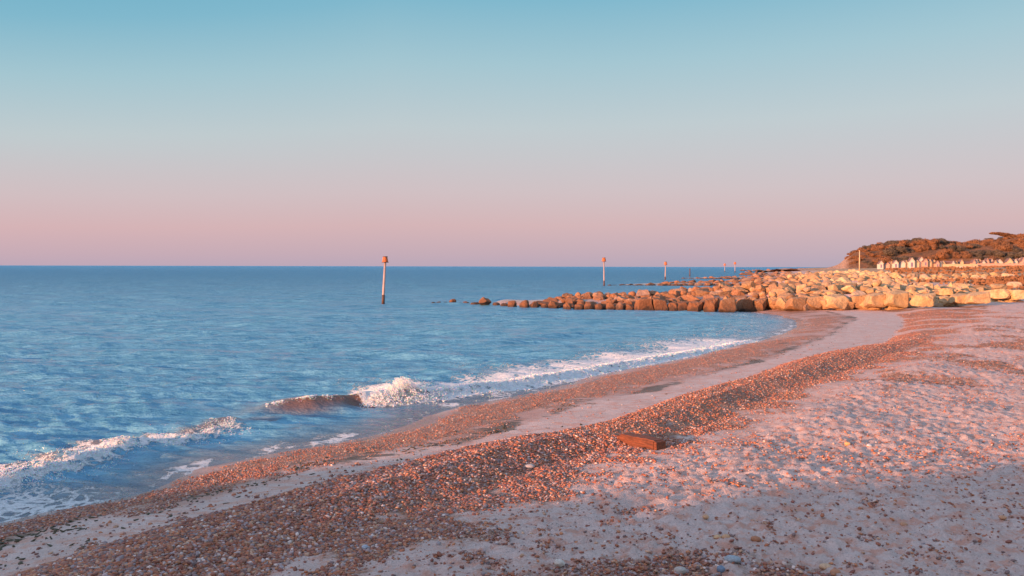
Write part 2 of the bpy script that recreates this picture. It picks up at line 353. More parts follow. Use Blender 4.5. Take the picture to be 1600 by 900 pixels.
def terrain(X, Y, detail=True):
    dW = sdist(X, Y, CW); dA = sdist(X, Y, CA); dB = sdist(X, Y, CB); dC = sdist(X, Y, CC)
    wob = noise(X*.7, Y*.7, 91) * .25
    z = np.where(dW < 0, np.maximum(-.11*(-dW), -3.0), 0.)
    t1 = np.clip(dW / np.maximum(dW - dA, .01), 0, 1); z = np.where((dW >= 0) & (dA < 0), .35*t1 + .05*np.sin(t1*3.1416), z)
    t2 = np.clip(dA / np.maximum(dA - dB, .01), 0, 1); z = np.where((dA >= 0) & (dB < 0), .35 + .10*t2, z)
    t3 = np.clip(dB / np.maximum(dB - dC, .01), 0, 1)
    rid = np.interp(t3, [0,.12,.3,.5,.75,1], [0,.17,.42,.46,.30,.35]); rid = rid + (.35*t3 - rid)*.7*sstep(28, 42, Y)
    z = np.where((dB >= 0) & (dC < 0), .45 + rid, z)
    up = np.interp(dC, [0,1.2,4,8,20,60,120], [0,.10,.14,.2,.5,1.3,2.2])
    z = np.where(dC >= 0, .80 + up, z)
    z = z + sstep(150, 300, Y) * np.interp(dW, [15,45,90], [0,1.4,1.7])
    z = np.where(dW < 0, z, z)
    # masks
    peb = np.zeros(X.shape)
    edge = noise(X*1.1, Y*1.1, 5)*.35
    peb = np.maximum(peb, sstep(-.05, .35, t1 + edge*.5) * (1 - sstep(.62, 1.0, t1 + edge*.6)) * (dW >= 0) * (dA < 0) * .8)
    streak = sstep(-.2, .35, noise(X*.5 + Y*.25, Y*.16, 8)) * .45
    peb = np.maximum(peb, (dW > .1) * (dA < 0) * streak)
    inr = (dB >= -.15) & (dC < 2.5)
    peb = np.maximum(peb, inr * sstep(-.1, .25, dB + edge) * (1 - sstep(-1.6, 1.1, dC + edge*2.5 + .9*noise(X*.9, Y*.9, 17))))
    peb = peb*(1 - .85*sstep(33, 43, Y)*sstep(-.25, .25, noise(X*.22, Y*.5, 18) - .1))
    peb = peb*np.where(dA < 0, sstep(0, 1.2, dW + .9*noise(X*.6, Y*.45, 19)), 1)
    peb = np.maximum(peb, (dC > -1) * sstep(0, .7, fbm(X*.5, Y*.3, 21, 4) + .22) * .62 * sstep(14, 24, Y) * (1 - sstep(50, 64, Y)))
    # patch of pebbles at the bottom centre-right
    q = np.exp(-(((X - 1.6)/1.9)**2 + ((Y - 8.0)/1.0)**2)); peb = np.maximum(peb, q * .50 * (1 + .8*noise(X*2, Y*2, 31) + .5*noise(X*.8, Y*.8, 32)))
    # smooth sandy re-entrants near the groyne
    wet = np.clip(1 - sstep(.1, 2.2, dW + noise(X*.8, Y*.8, 3)*.7), 0, 1)
    wet = np.maximum(wet, .50 * (dA > -.3) * (dB < .1) * 1.)
    wet = np.where((dW > 0) & (dA < 0), np.maximum(wet, .40), wet)
    wr = np.exp(-((dA + .25 + wob*1.2) / .32)**2) * .55*(1 + 1.3*noise(X*.6, Y*.35, 93)) + np.exp(-((dA + 1.0 + wob*2) / .7)**2) * .42*(1 + 1.3*noise(X*.5, Y*.3, 94))
    wr = wr * (Y < 75)
    veg = sstep(120, 160, Y) * sstep(22, 30, dW + noise(X*.05, Y*.05, 44)*16) + sstep(82, 90, Y) * sstep(18, 22, dC + noise(X*.1, Y*.1, 45)*9)
    veg = np.clip(veg, 0, 1)
    damp = np.clip(sstep(.1, .6, dW)*(1 - sstep(-.5, .1, dA + .5*noise(X*.5, Y*.4, 95))), 0, 1)*(.62 + .5*noise(X*.7, Y*.35, 96))*(Y < 75)
    if detail:
        land = sstep(.3, 1.2, dC + .3)
        near = 1 - sstep(60, 110, Y)
        f1 = fbm(X*1.5 + .5*noise(X*3, Y*3, 62), Y*2.1, 60, 3); f2 = fbm(X*5.0, Y*6.2, 66, 3)
        f3 = np.abs(fbm(X*2.6, Y*3.2, 64, 3)); z = z + land * near * (.022*f1 + .030*np.abs(f2) + .060*np.clip(f3 - .15, 0, .5) + .040*np.clip(np.abs(fbm(X*4.3, Y*4.6, 68, 2)) - .12, 0, .5)*1.6*(Y < 45) + .010*fbm(X*13, Y*13, 67, 2)*(Y < 22) - .02)
        z = z + land * near * .07 * noise(X*.28, Y*.34, 70)
        rd = np.clip(peb, 0, 1)
        z = z + rd * near * (.02*fbm(X*3, Y*3, 72, 3)) + .05*noise(X*.4, Y*.4, 73)*(dB > 0)*near
        z = z + (dW > .2) * .006*noise(X*2, Y*2, 75)
    # rubble core under the groynes
    for G, wd, k in ((G1_front, 9, .62), (G2_front, 10, .6), (G3_front, 12, .6)):
        gy, gz = lerp_line(G, X)
        c = np.clip((Y - gy - 1.2) / 3.5, 0, 1) * np.clip((gy + wd + 2 - Y) / 4.5, 0, 1)
        inside = sstep(G[0][0] + 1, G[0][0] + 8, X) * (1 - sstep(G[-1][0] - 3, G[-1][0] + 3, X))
        z = np.where(c * inside > 0, np.maximum(z, (-.4 + (gz * k + .4) * sstep(0, 1, c)) * inside + z * (1 - inside)), z)
    return z, dict(peb=np.clip(peb, 0, 1), wet=wet, wrack=wr, veg=veg, damp=np.clip(damp, 0, 1)), dW

def grid(ys, us, off):
    Yg, Ug = np.meshgrid(ys, us, indexing='ij'); return Ug * (Yg + off), Yg
def gfaces(nr, nc):
    i = np.arange(nr*nc).reshape(nr, nc)
    return np.stack([i[:-1,:-1], i[:-1,1:], i[1:,1:], i[1:,:-1]], -1)
us = np.concatenate([np.linspace(-2.6, -.72, 60)[:-1], np.linspace(-.72, .75, 1080), np.linspace(.75, 2.6, 60)[1:]])
ys = np.concatenate([np.arange(-19, 4, .3), 4 * 1.0062 ** np.arange(int(math.log(1650/4)/math.log(1.0062)))])
X, Y = grid(ys, us, 20)
Z, A, DW = terrain(X, Y)
nr, nc = X.shape
fc = gfaces(nr, nc).reshape(-1, 4)
V = np.stack([X, Y, Z], -1).reshape(-1, 3)
me = mesh_from('beach', V, fc, {k: a.ravel() for k, a in A.items()})
beach = tag(link('beach', me, M_beach), kind='structure')

# ------------------------------------------------------------------ the sea
def wl(px, z=0): return np.array([at(x, y, z) for x, y in px])
BR1 = wl([(330,658),(400,646),(480,642),(560,634),(620,629),(690,622),(760,612),(860,596),(950,579),(1050,561),(1130,545),(1195,529)])
BR2 = wl([(-140,806),(0,768),(80,747),(150,724),(200,705),(270,693),(330,681),(395,668)])
def nearest(X, Y, P):
    """distance to polyline, arc position in [0,1], signed side (+ = shore side)"""
    best = np.full(X.shape, 1e18); s = np.zeros(X.shape); sg = np.ones(X.shape); acc = 0
    seg = np.hypot(*(P[1:] - P[:-1]).T); tot = seg.sum()
    for (a, b, l) in zip(P[:-1], P[1:], seg):
        d = b - a; rx = X - a[0]; ry = Y - a[1]; t = np.clip((rx*d[0] + ry*d[1]) / l**2, 0, 1)
        ex = rx - t*d[0]; ey = ry - t*d[1]; q = ex*ex + ey*ey; m = q < best
        best = np.where(m, q, best); s = np.where(m, (acc + t*l) / tot, s); sg = np.where(m, np.where(rx*d[1] - ry*d[0] >= 0, 1., -1.), sg); acc += l
    return np.sqrt(best) * sg, s
us = np.concatenate([np.linspace(-3, -.72, 80)[:-1], np.linspace(-.72, .6, 980), np.linspace(.6, 2.2, 40)[1:]])
g1 = 5 * 1.0058 ** np.arange(int(math.log(400/5)/math.log(1.0058))); g2 = g1[-1] * 1.04 ** np.arange(1, 110)
ys = np.concatenate([np.arange(-19, 5, .4), g1, g2])
X, Y = grid(ys, us, 14)
def arcs(P, px):
    seg = np.hypot(*(P[1:] - P[:-1]).T); acc = np.r_[0, np.cumsum(seg)]/seg.sum()
    pv = 800 + F*P[:,0]/P[:,1]; return np.interp(px, pv, acc)
A1 = lambda *px: list(arcs(BR1, np.array(px, float)))
A2 = lambda *px: list(arcs(BR2, np.array(px, float)))
def sea(X, Y):
    cell = np.maximum(.0058*Y, .00135*(Y + 14))
    dW = np.full(X.shape, -60.)
    m = (Y < 400); dW[m] = sdist(X[m], Y[m], CW)
    shoal = 1 - sstep(-3.5, .2, dW)
    z = np.zeros(X.shape); wx = X + 1.2*noise(X*.12, Y*.12, 7) ; wy = Y + 1.6*noise(X*.09, Y*.12, 9)
    r = np.random.default_rng(3)
    for lam, sl in ((9, .03), (6, .045), (4.3, .055), (3.1, .06), (2.3, .07), (1.7, .09), (1.25, .11), (.95, .13), (.72, .14), (.55, .14), (.4, .12)):
        for k in range(2):
            th = r.normal(1.38, .24); ph = r.uniform(0, 6.28); kx = 2*math.pi/lam*math.cos(th); ky = 2*math.pi/lam*math.sin(th)
            amp = sl*lam/6.28; fade = np.clip(lam/(3.0*cell) - .6, 0, 1)
            md = .55 + .9*np.clip(noise(X/lam*.22 + k*7, Y/lam*.22, int(lam*10) + k) + .35, 0, 1)
            s_ = np.sin(kx*wx + ky*wy + ph); z = z + amp*fade*md*(s_ + .25*s_*s_)
    z = z*.95
    for sx_, sy_, am, sd in ((.4, 1.1, .045, 1), (.8, 2.4, .044, 2), (1.3, 4.2, .032, 3), (2.3, 7.4, .018, 4)):
        q = 1 - np.abs(noise(X*sx_ + .3*noise(X, Y, 8), Y*sy_ + .2*X*sx_, 300 + sd))*2; z = z + am*q*np.clip(.55/(sy_*cell) - .5, 0, 1)
    z = z * (.12 + .88*shoal)
    foam = np.zeros(X.shape); brown = np.zeros(X.shape)
    mn = (Y > 2) & (Y < 80) & (X < 30)
    xn, yn = X[mn], Y[mn]
    d1, s1 = nearest(xn, yn, BR1); d2, s2 = nearest(xn, yn, BR2)
    h1 = np.interp(s1, A1(335,385,420,480,560,630,700,850,1040,1190), [0,.05,.20,.36,.34,.30,.22,.18,.14,.03])
    h1 = h1 * (1 + .3*noise(s1*25, d1*.4, 4))
    pr = np.where(d1 > 0, np.exp(-(d1/.24)**2), np.exp(-(d1/1.0)**2)); b1 = h1*pr
    h2 = np.interp(s2, A2(-130,0,150,250,390), [.07,.12,.11,.07,0]) * (1 + .5*noise(s2*30, d2*.3, 14))
    b2 = h2*np.where(d2 > 0, np.exp(-(d2/.28)**2), np.exp(-(d2/.7)**2))
    # a low unbroken roller further out
    P3 = wl([(540,556),(640,547),(760,540),(880,526),(980,517)]); d3, s3 = nearest(xn, yn, P3); b3 = .16*np.sin(np.clip(s3,0,1)*3.1416)*np.exp(-(d3/1.0)**2)
    z[mn] = z[mn] * (1 - .85*pr) + b1 + b2 + b3
    w1 = np.interp(s1, A1(335,560,580,700,900,1190), [.0,.0,.3,.5,1.0,1.1]); e1 = A1(552,572,1150,1192); on1 = sstep(e1[0], e1[1], s1)
    f1 = on1*np.where(d1 > 0, 1 - sstep(.3, .6 + .8*w1, d1), 1 - sstep(.8, 1.4 + w1*3.6, -d1))
    f1 = f1 * (1 - sstep(e1[2], e1[3], s1)*.6)
    f1 = np.where(d1 < -.3, f1*(.95 + .45*noise(xn*1.3, yn*.8, 36)), f1)
    f2 = (s2 < .97)*np.where(d2 > 0, (1 - sstep(.15, .5, d2)), (.75 + .4*noise(xn*1.5, yn, 37))*(1 - sstep(.2, 1.7, -d2)))*np.interp(s2, A2(-130,220,390),[1,.95,.35])
    dw = dW[mn]
    wash = .55*sstep(-1.8, -.1, dw)*sstep(-.25, .6, fbm(xn*1.1, yn*.8, 33, 4)) + .30*np.exp(-((dw + .12)/.14)**2)
    left = .75*np.exp(-(((xn + 8.2)/2.2)**2 + ((yn - 13.0)/1.4)**2))
    bay = .33*sstep(-9, -2, dw)*sstep(32, 40, yn)
    trail = .30*sstep(-.25, .5, fbm(xn*.35, yn*.25, 34, 3))*np.exp(-((d1 + 3.5)/3.0)**2)*on1
    foam[mn] = np.clip(np.maximum.reduce([f1, f2, wash, left, bay, trail]), 0, 1)
    front = np.interp(s1, A1(350,400,450,600,720), [0,.45,1,1,.2]) * np.exp(-((d1 - .05)/.65)**2)
    back2 = .75*np.exp(-((d2 + .55)/.35)**2)
    core = np.where(fm_ := (f1 > f2), f1*np.exp(-(d1/.5)**2), f2*np.exp(-(d2/.35)**2))
    fo_ = 1 - np.abs(noise(xn*5, yn*4, 401))*2 + .5*(1 - np.abs(noise(xn*11, yn*8, 402))*2)
    z[mn] += core*.055*fo_
    brown[mn] = np.clip(np.maximum.reduce([front, back2, .6*sstep(-2.0, -.05, dw)*(yn < 30), .45*sstep(-1.2, 0, dw)]), 0, 1)
    # backwash runs over the last centimetres of sand
    z = z + .02*sstep(-2, 0, dW)
    return z, dict(foam=foam, brown=brown, far=np.clip(np.log(np.maximum(Y, 12)/12)/math.log(500/12), 0, 1)), dW
Zs, As, dWs = sea(X, Y)
nr, nc = X.shape; fcs = gfaces(nr, nc)
keep = (dWs < 2.5); kf = keep[:-1,:-1] | keep[1:,1:] | keep[:-1,1:] | keep[1:,:-1]
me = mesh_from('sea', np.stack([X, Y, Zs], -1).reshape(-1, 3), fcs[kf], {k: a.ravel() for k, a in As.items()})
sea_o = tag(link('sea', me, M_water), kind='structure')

# ------------------------------------------------------------------ blob merging (foam, pebbles, rubble)
import bmesh
def ico(sub):
    bm = bmesh.new(); bmesh.ops.create_icosphere(bm, subdivisions=sub, radius=1)
    V = np.array([v.co[:] for v in bm.verts]); Fc = np.array([[v.index for v in f.verts] for f in bm.faces]); bm.free(); return V, Fc
ICO1, ICO2, ICO3 = ico(1), ico(2), ico(3)
def merge_blobs(name, P, Sx, base, material, colors=None, jitter=.18, flatz=None, seed=1):
    """P (n,3) centres, Sx (n,3) half sizes"""
    r = np.random.default_rng(seed); V0, F0 = base; n = len(P); k = len(V0)
    Vj = V0[None] * (1 + r.normal(0, jitter, (n, k, 1))) if k <= 12 else V0[None] * (1 + jitter*.5*np.sin(V0[None]@r.normal(0, 1.6, (n, 3, 1)) + r.uniform(0, 6, (n, 1, 1))) + jitter*.35*np.sin(V0[None]@r.normal(0, 3, (n, 3, 1)) + r.uniform(0, 6, (n, 1, 1))))
    Vj = Vj * Sx[:, None, :]
    t = r.uniform(0, 6.28, n); tl = r.normal(0, .35, n); c, s = np.cos(tl)[:, None], np.sin(tl)[:, None]
    x, y, z = Vj[..., 0], Vj[..., 1], Vj[..., 2]; x, z = x*c - z*s, x*s + z*c
    c, s = np.cos(t)[:, None], np.sin(t)[:, None]; x, y = x*c - y*s, x*s + y*c
    Vw = np.stack([x, y, z], -1) + P[:, None]
    Fw = (F0[None] + (np.arange(n)*k)[:, None, None]).reshape(-1, 3)
    at_ = {'col': np.repeat(colors, k, 0)} if colors is not None else None
    return link(name, mesh_from(name, Vw.reshape(-1, 3), Fw, at_), material)
def sea_z(x, y): return sea(x, y)[0]

# pebbles --------------------------------------------------------
pal = np.array([(.30,.105,.06),(.42,.15,.07),(.48,.21,.10),(.24,.085,.06),(.36,.19,.14),(.24,.17,.17),(.32,.28,.30),(.55,.36,.24),(.66,.58,.54),(.46,.36,.36),(.15,.1,.1)])
pp = np.array([.17,.16,.12,.12,.11,.08,.06,.07,.04,.04,.03])
pal = np.clip(pal*np.array([1.12, 1.0, .98]), 0, .8)
def pebcol(n): return np.clip(pal[rng.choice(len(pal), n, p=pp/pp.sum())]*rng.uniform(.75, 1.2, (n, 1)), 0, 1)
def scatter(n, ylo, yhi, ulo, uhi, pw, smin, smax, maskpow=1.5, base_dens=.0):
    # area sampling with density falling with distance
    uy = rng.random(n); yy = (ylo**pw + uy*(yhi**pw - ylo**pw))**(1/pw); uu = rng.uniform(ulo, uhi, n); xx = uu*yy
    z, a, dW = terrain(xx, yy); br = fbm(xx*1.8, yy*1.8, 55, 3)
    inl = sdist(xx, yy, CC); k = np.clip(sstep(.18, .85, a['peb'] + br*.5) , 0, 1)**maskpow + base_dens*(.4 + .6*(sdist(xx, yy, CB) > 0) + 9*(inl > 0)*sstep(-.2, .5, noise(xx*.8, yy*.8, 57))*sstep(10, 20, yy))
    ok = (rng.random(n) < k) & (dW > -.05)
    seaw = (sdist(xx, yy, CA) < 0)[ok]; fl = (inl > 0)[ok]; xx, yy, z = xx[ok], yy[ok], z[ok]; m = len(xx)
    s = (smin + (smax - smin)*rng.random(m)**2.4)*np.where(seaw, .68, 1.)*np.where(fl, .8, 1.)
    return xx, yy, z, s
def peb_obj(name, pts, base, seed, bury=.36):
    xx, yy, z, s = pts; m = len(xx)
    Sx = np.stack([s*rng.uniform(.9, 1.35, m), s*rng.uniform(.7, 1.05, m), s*rng.uniform(.42, .7, m)], -1)
    P = np.stack([xx, yy, z + Sx[:, 2]*(1 - 2*bury)], -1)
    o = merge_blobs(name, P, Sx, base, M_peb, pebcol(m), .16, seed=seed); return o
near = scatter(330000, 6.8, 15, -.66, .66, 1.3, .007, .036, 1.1, .035)
o = peb_obj('shingle', near, ICO2 if len(near[0]) < 45000 else ICO1, 11); tag(o, kind='stuff')
print('near pebbles', len(near[0]))
big_ = scatter(9000, 6.8, 14, -.66, .66, 1.3, .018, .038, 1.0, .03)
o = peb_obj('shingle', big_, ICO2, 14); tag(o, kind='stuff')
mid = scatter(420000, 15, 62, -.62, .66, .8, .011, .030, 1.2, .02)
o = peb_obj('shingle', mid, ICO1, 12); tag(o, kind='stuff'); print('mid pebbles', len(mid[0]))
# seaweed scraps along the strand line
n = 34000; yy = 9 + 50*rng.random(n)**1.6; xx = rng.uniform(-.66, .6, n)*yy
dA_ = sdist(xx, yy, CA) + noise(xx*.7, yy*.7, 91)*.3; dn = np.exp(-((dA_ + .3)/.3)**2)*sstep(-.15, .3, noise(xx*.9, yy*.6, 92)) + .03*(dA_ > -1.5)*(sdist(xx, yy, CB) < 0)
ok = rng.random(n) < dn; xx, yy = xx[ok], yy[ok]; z = terrain(xx, yy)[0]; m = len(xx)
Sx = np.stack([rng.uniform(.02, .07, m), rng.uniform(.01, .03, m), rng.uniform(.004, .014, m)], -1)
o = merge_blobs('seaweed', np.stack([xx, yy, z + .004], -1), Sx, ICO1, M_weed, None, .35, seed=13); tag(o, kind='stuff')

# foam -----------------------------------------------------------
def along(P, s):
    seg = np.hypot(*(P[1:] - P[:-1]).T); acc = np.r_[0, np.cumsum(seg)]/seg.sum()
    x = np.interp(s, acc, P[:,0]); y = np.interp(s, acc, P[:,1])
    e = 1e-3; x2 = np.interp(np.minimum(s+e,1), acc, P[:,0]) - np.interp(np.maximum(s-e,0), acc, P[:,0]); y2 = np.interp(np.minimum(s+e,1), acc, P[:,1]) - np.interp(np.maximum(s-e,0), acc, P[:,1])
    l = np.hypot(x2, y2); return x, y, y2/l, -x2/l          # point, shore-side normal
pts = []; sz = []
def foam_line(P, n, s0, s1, spread, hgt, smin, smax, skew=.3):
    s = rng.uniform(s0, s1, n); x, y, nx, ny = along(P, s)
    cl = noise(s*60, s*0 + 2.2, 5) ; d = rng.normal(skew, 1, n)*spread*(1 + .5*cl)
    x = x + nx*d; y = y + ny*d; z = sea_z(x, y); up = np.abs(rng.normal(0, 1, n))*hgt(s)*(.5 + np.clip(cl + .5, 0, 1.4))*np.exp(-(d/(2*spread))**2)
    kp = (noise(x*3.1, y*3.1, 201) + .6*noise(x*9, y*9, 202) + .5*noise(x*1.1, y*1.1, 203)) > rng.normal(.05, .12, n)
    x, y, z, up = x[kp], y[kp], z[kp], up[kp]
    pts.append(np.stack([x, y, z + up*.9], -1)); sz.append(rng.uniform(smin, smax, len(x)))
foam_line(BR1, 4000, A1(415)[0], A1(570)[0], .07, lambda s: np.interp(s, A1(415,540,570), [.004,.02,.06]), .003, .010, -.2)
foam_line(BR1, 14000, A1(640)[0], A1(1170)[0], .26, lambda s: np.interp(s, A1(640,800,1170), [.07,.03,.008]), .004, .017)
foam_line(BR1, 7000, A1(660)[0], A1(1170)[0], .8, lambda s: .004 + 0*s, .004, .011, -1.0)
foam_line(BR2, 6000, 0.0, .95, .4, lambda s: .006 + 0*s, .004, .011, -.9)
foam_line(BR2, 16000, 0.0, .96, .26, lambda s: np.interp(s, [0,.5,1], [.022,.018,.006]), .003, .010, .1)
# plunging splash
n = 26000; pxs = np.where(rng.random(n) < .7, rng.normal(625, 30, n), rng.uniform(560, 760, n)); pxs = np.clip(pxs, 556, 765); s = arcs(BR1, pxs); x, y, nx, ny = along(BR1, s)
env = np.interp(pxs, [555,572,590,605,620,632,645,660,690,720,765], [.08,.26,.36,.42,.58,.64,.50,.34,.34,.24,.14])*(1 + .35*noise(pxs*.11, pxs*0+.5, 3) + .2*noise(pxs*.4, pxs*0+.9, 6))
d = rng.normal(0, .22, n); v = rng.random(n)**.8
kp = noise(pxs*.12, v*4, 61) + .7*noise(pxs*.3, v*9 + d*3, 62) > rng.normal(-.12, .15, n)
pts.append(np.stack([x + nx*d*(1.3 - v*.7), y + ny*d*(1.3 - v*.7), v*env], -1)[kp]); sz.append((rng.uniform(.006, .022, n)*(1.15 - .6*v))[kp])
n = 700; pxs = rng.uniform(575, 700, n); s = arcs(BR1, pxs); x, y, nx, ny = along(BR1, s); env = np.interp(pxs, [575,632,700], [.38,.74,.42])
pts.append(np.stack([x + nx*rng.normal(0, .2, n), y + ny*rng.normal(0, .2, n), env*rng.uniform(.6, 1.05, n)], -1)); sz.append(rng.uniform(.003, .008, n))
Pf = np.concatenate(pts); sf = np.concatenate(sz)
o = merge_blobs('sea_foam', Pf, np.stack([sf*1.25, sf, sf*.85], -1), ICO1, M_foam, None, .3, seed=15); tag(o, kind='stuff')

# ------------------------------------------------------------------ boulders
def rock_mesh(i, blocky):
    r = np.random.default_rng(100 + i); V, Fc = ICO3 if False else ico(4)
    V = V*(1.5 if blocky else 1.35); pl = []
    if blocky:
        for ax in range(3):
            for sg in (-1, 1):
                nn = r.normal(0, .13, 3); nn[ax] = sg; pl.append((nn/np.linalg.norm(nn), r.uniform(.84, .98)))
        for k in range(9): nn = r.normal(0, 1, 3); pl.append((nn/np.linalg.norm(nn), r.uniform(.98, 1.18)))
    else:
        for k in range(17): nn = r.normal(0, 1, 3); pl.append((nn/np.linalg.norm(nn), r.uniform(.70, 1.02)))
    for nrm, lim in pl: dd = V@nrm - lim; V = V - np.where(dd > 0, dd*.98, 0)[:, None]*nrm
    d = sum(a*np.sin(V@r.normal(0, f, (3,)) + r.uniform(0, 6)) for a, f in ((.030, 2.2), (.022, 4), (.018, 7), (.014, 12), (.010, 20)))
    V = V*(1 + d)[:, None]; V = V/np.abs(V).max(0)
    return V, Fc
RAW = [rock_mesh(i, i < 6) for i in range(14)]
RM = []
for i, (V, Fc) in enumerate(RAW):
    me = mesh_from('boulder', V, Fc, smooth=False); me.materials.append(M_rock); RM.append(me)
ORD = ['first','second','third','fourth','fifth','sixth','seventh','eighth','ninth','tenth','eleventh','twelfth','thirteenth','fourteenth','fifteenth','sixteenth','seventeenth','eighteenth','nineteenth']
def ordinal(n):
    if n < 20: return ORD[n-1]
    t = {2:'twent',3:'thirt',4:'fort',5:'fift',6:'sixt'}[n//10]
    return t + 'ieth' if n % 10 == 0 else t + 'y-' + ORD[n % 10 - 1]
rocks = []      # (x,y,z, sx,sy,sz, rz, variant, color, groyne, row)
def tone(x, y, z):
    """pale yellow inland, rust towards the sea"""
    k = np.clip((x - (14 + (y - 70)*.35)) / 20, 0, 1) + random.uniform(-.25, .25) + (z - 1.2)*.12
    k = min(max(k, 0), 1); a = np.array((.29, .125, .055)); b = np.array((.62, .43, .22)); g = np.array((.40, .33, .29))
    c = a*(1 - k) + b*k
    if random.random() < .12: c = .5*c + .5*g
    return tuple(c*random.choice((random.uniform(.45, .8), random.uniform(.8, 1.15), random.uniform(.8, 1.15)))), k
def add_rock(x, y, zbase, w, d, h, blocky, gi, row, rz=None, tilt=.33):
    v = random.randrange(6) if blocky else random.randrange(6, 14)
    c, k = tone(x, y, zbase); rz = random.uniform(0, 6.28) if rz is None else rz
    rocks.append(dict(p=(x, y, zbase + h*.42), s=(w/2, d/2, h/2), r=(random.gauss(0, tilt), random.gauss(0, tilt), rz), v=v, c=c, k=k, g=gi, row=row, w=w))
# traced front row of the nearest groyne: px x0,x1, top y, bottom y
FR = [(674,681,472.5,475),(682,689,472,475),(691,699,472.5,475.5),(702,712,468,476),(714,722,473,476.5),(722,733,472,477),(736,748,473,478),(747,767,466,479),(768,782,471,479),(782,794,472,480),(794,807,468,482),(813,828,468,483),(829,843,470,483),(846,860,473,483),
      (858,876,469,484),(878,896,471,485),(897,912,474,485),(913,930,472,485),(930,945,473,485),(945,962,471,486),(962,976,472,486),(976,993,474,486),(994,1021,465,487),(1020,1043,464,487),
      (1044,1059,472,487),(1058,1076,470,487),(1076,1101,469,488),(1102,1125,464,488),(1126,1154,465,488),(1155,1178,465,485),(1178,1201,465,484),(1202,1234,464,482),(1234,1264,463,483),
      (1262,1295,461,481),(1297,1331,460,480),(1332,1357,461,478),(1359,1390,458,478),(1391,1426,454,477),(1434,1469,457,476),(1470,1490,461,471),(1492,1518,458,472),(1519,1555,456,472),(1545,1580,451,466),(1581,1612,450,465)]
for x0, x1, y0, y1 in FR:
    zb = float(np.interp((x0+x1)/2, [1100,1200,1300,1430,1600], [-.02,.25,.62,1.0,1.35]))
    X0, D = at((x0+x1)/2, y1, zb); w = (x1 - x0)*D/F*1.13; h = (y1 - y0)*D/F*1.22; d = w*random.uniform(.8, 1.05)
    add_rock(X0, D + d*.45, zb - (.16 if x0 > 760 else -.02), w, d, h, x0 > 990, 1, 1, random.gauss(0, .12) if x0 > 990 else None, .07)
def heap(G, gi, x0, x1, rows, sp, size, ystep):
    for row in range(rows):
        x = x0 + random.random()*sp + row*.7
        while x < x1:
            gy, gz = lerp_line(G, x); gy = float(gy); gz = float(gz)
            t = (row + 1)/rows if gi == 1 else (row + .6)/rows
            s = size*random.choice((random.uniform(.5, .85), random.uniform(.85, 1.3), random.uniform(1.2, 1.75))); prof = min(1, .38 + .75*t)
            hh = s*random.uniform(.7, .95); zz = gz*prof + .05 - hh*.93 + random.uniform(-.22, .12)*min(1, gz)
            tip = gz < .8
            if not (tip and row > 1):
                add_rock(x, gy + 1.4 + ystep*(row + random.uniform(-.25, .25)), zz, s*random.uniform(1, 1.3), s*random.uniform(.9, 1.1), hh, random.random() < .4, gi, row + (2 if gi == 1 else 1))
            x += sp*s/size*random.uniform(.8, 1.08)
random.seed(21)
heap(G1_front, 1, G1_front[3][0], 46, 7, .98, 1.08, 1.2)
heap(G2_front, 2, 19, 100, 5, 1.6, 1.6, 1.8)
heap(G3_front, 3, 54, 170, 4, 2.1, 2.0, 2.6)
# rock armour along the shore between the groynes
for i in range(95):
    y = random.uniform(80, 148); xw = float(np.interp(y, [71,85,120,160], [20,24,34,48])); x = xw + random.uniform(7, 28)
    z = float(terrain(np.array([x]), np.array([y]), False)[0][0]); s = random.uniform(1.3, 2.4)
    add_rock(x, y, z - s*.5 + random.random()*.3, s*1.2, s, s*.8, False, 4, 1)
for i in range(150):
    y = random.uniform(172, 330); xw = float(np.interp(y, [160,200,330], [48,60,100])); x = xw + random.uniform(-1, 40)
    z = float(terrain(np.array([x]), np.array([y]), False)[0][0]); s = random.uniform(1.5, 2.8)
    add_rock(x, y, z - s*.5 + random.random()*.4, s*1.2, s, s*.8, False, 5, 1)
for i in range(230):                                   # far, low reefs of rock near the horizon
    t = random.random(); k = i % 3
    if k == 0: x, y, hh = 235 + 150*t, 820 + random.uniform(-8, 8), 1.8
    elif k == 1: x, y, hh = 150 + 110*t, 520 + random.uniform(-6, 6), 1.6
    else: x, y, hh = 112 + 60*t, 390 + random.uniform(-6, 6), 1.5
    s = random.uniform(2.2, 4.0); add_rock(x, y, -.6 + t*.9, s*1.3, s, s*.42*hh/1.6, False, 6, 1)
# loose big slabs lying on the sand right of the groyne
for (px, py, w, d, h) in [(1527,452,2.4,1.4,.8),(1500,449,1.9,1.3,.9),(1560,447,1.8,1.2,.7),(1478,455,1.6,1.3,.8),(1585,444,1.7,1.2,.8)]:
    X0, D = at(px, py, 1.9); add_rock(X0, D, 1.5, w, d, h, True, 1, 9, random.uniform(-.4, .4), .12)

def angsize(r): return r['w']/max(r['p'][1], 1)*max(r['s'][2]*2, .5)/r['p'][1]
order = sorted(rocks, key=lambda r: -angsize(r))
single = [r for r in order if r['g'] != 6][:300]; rest = [r for r in rocks if not any(r is q for q in single)]
names = {1: 'the nearest groyne', 2: 'the second groyne', 3: 'the third groyne', 4: 'the shore rocks behind the nearest groyne', 5: 'the shore rocks beyond the second groyne'}
rown = {1: 'bottom row', 2: 'second row up', 3: 'third row up', 4: 'fourth row up', 5: 'fifth row up', 6: 'sixth row up', 7: 'seventh row up', 8: 'top row', 9: 'loose'}
def look(r):
    c = 'pale' if r['k'] > .72 else ('tan' if r['k'] > .38 else 'rust-brown')
    asp = r['s'][2]/max(r['s'][0], .01)
    return c + (' squared' if r['v'] < 6 else ' rough') + (' low' if asp < .62 else ' tall' if asp > .95 else '')
groups = {}
for r in single: groups.setdefault((r['g'], r['row']), []).append(r)
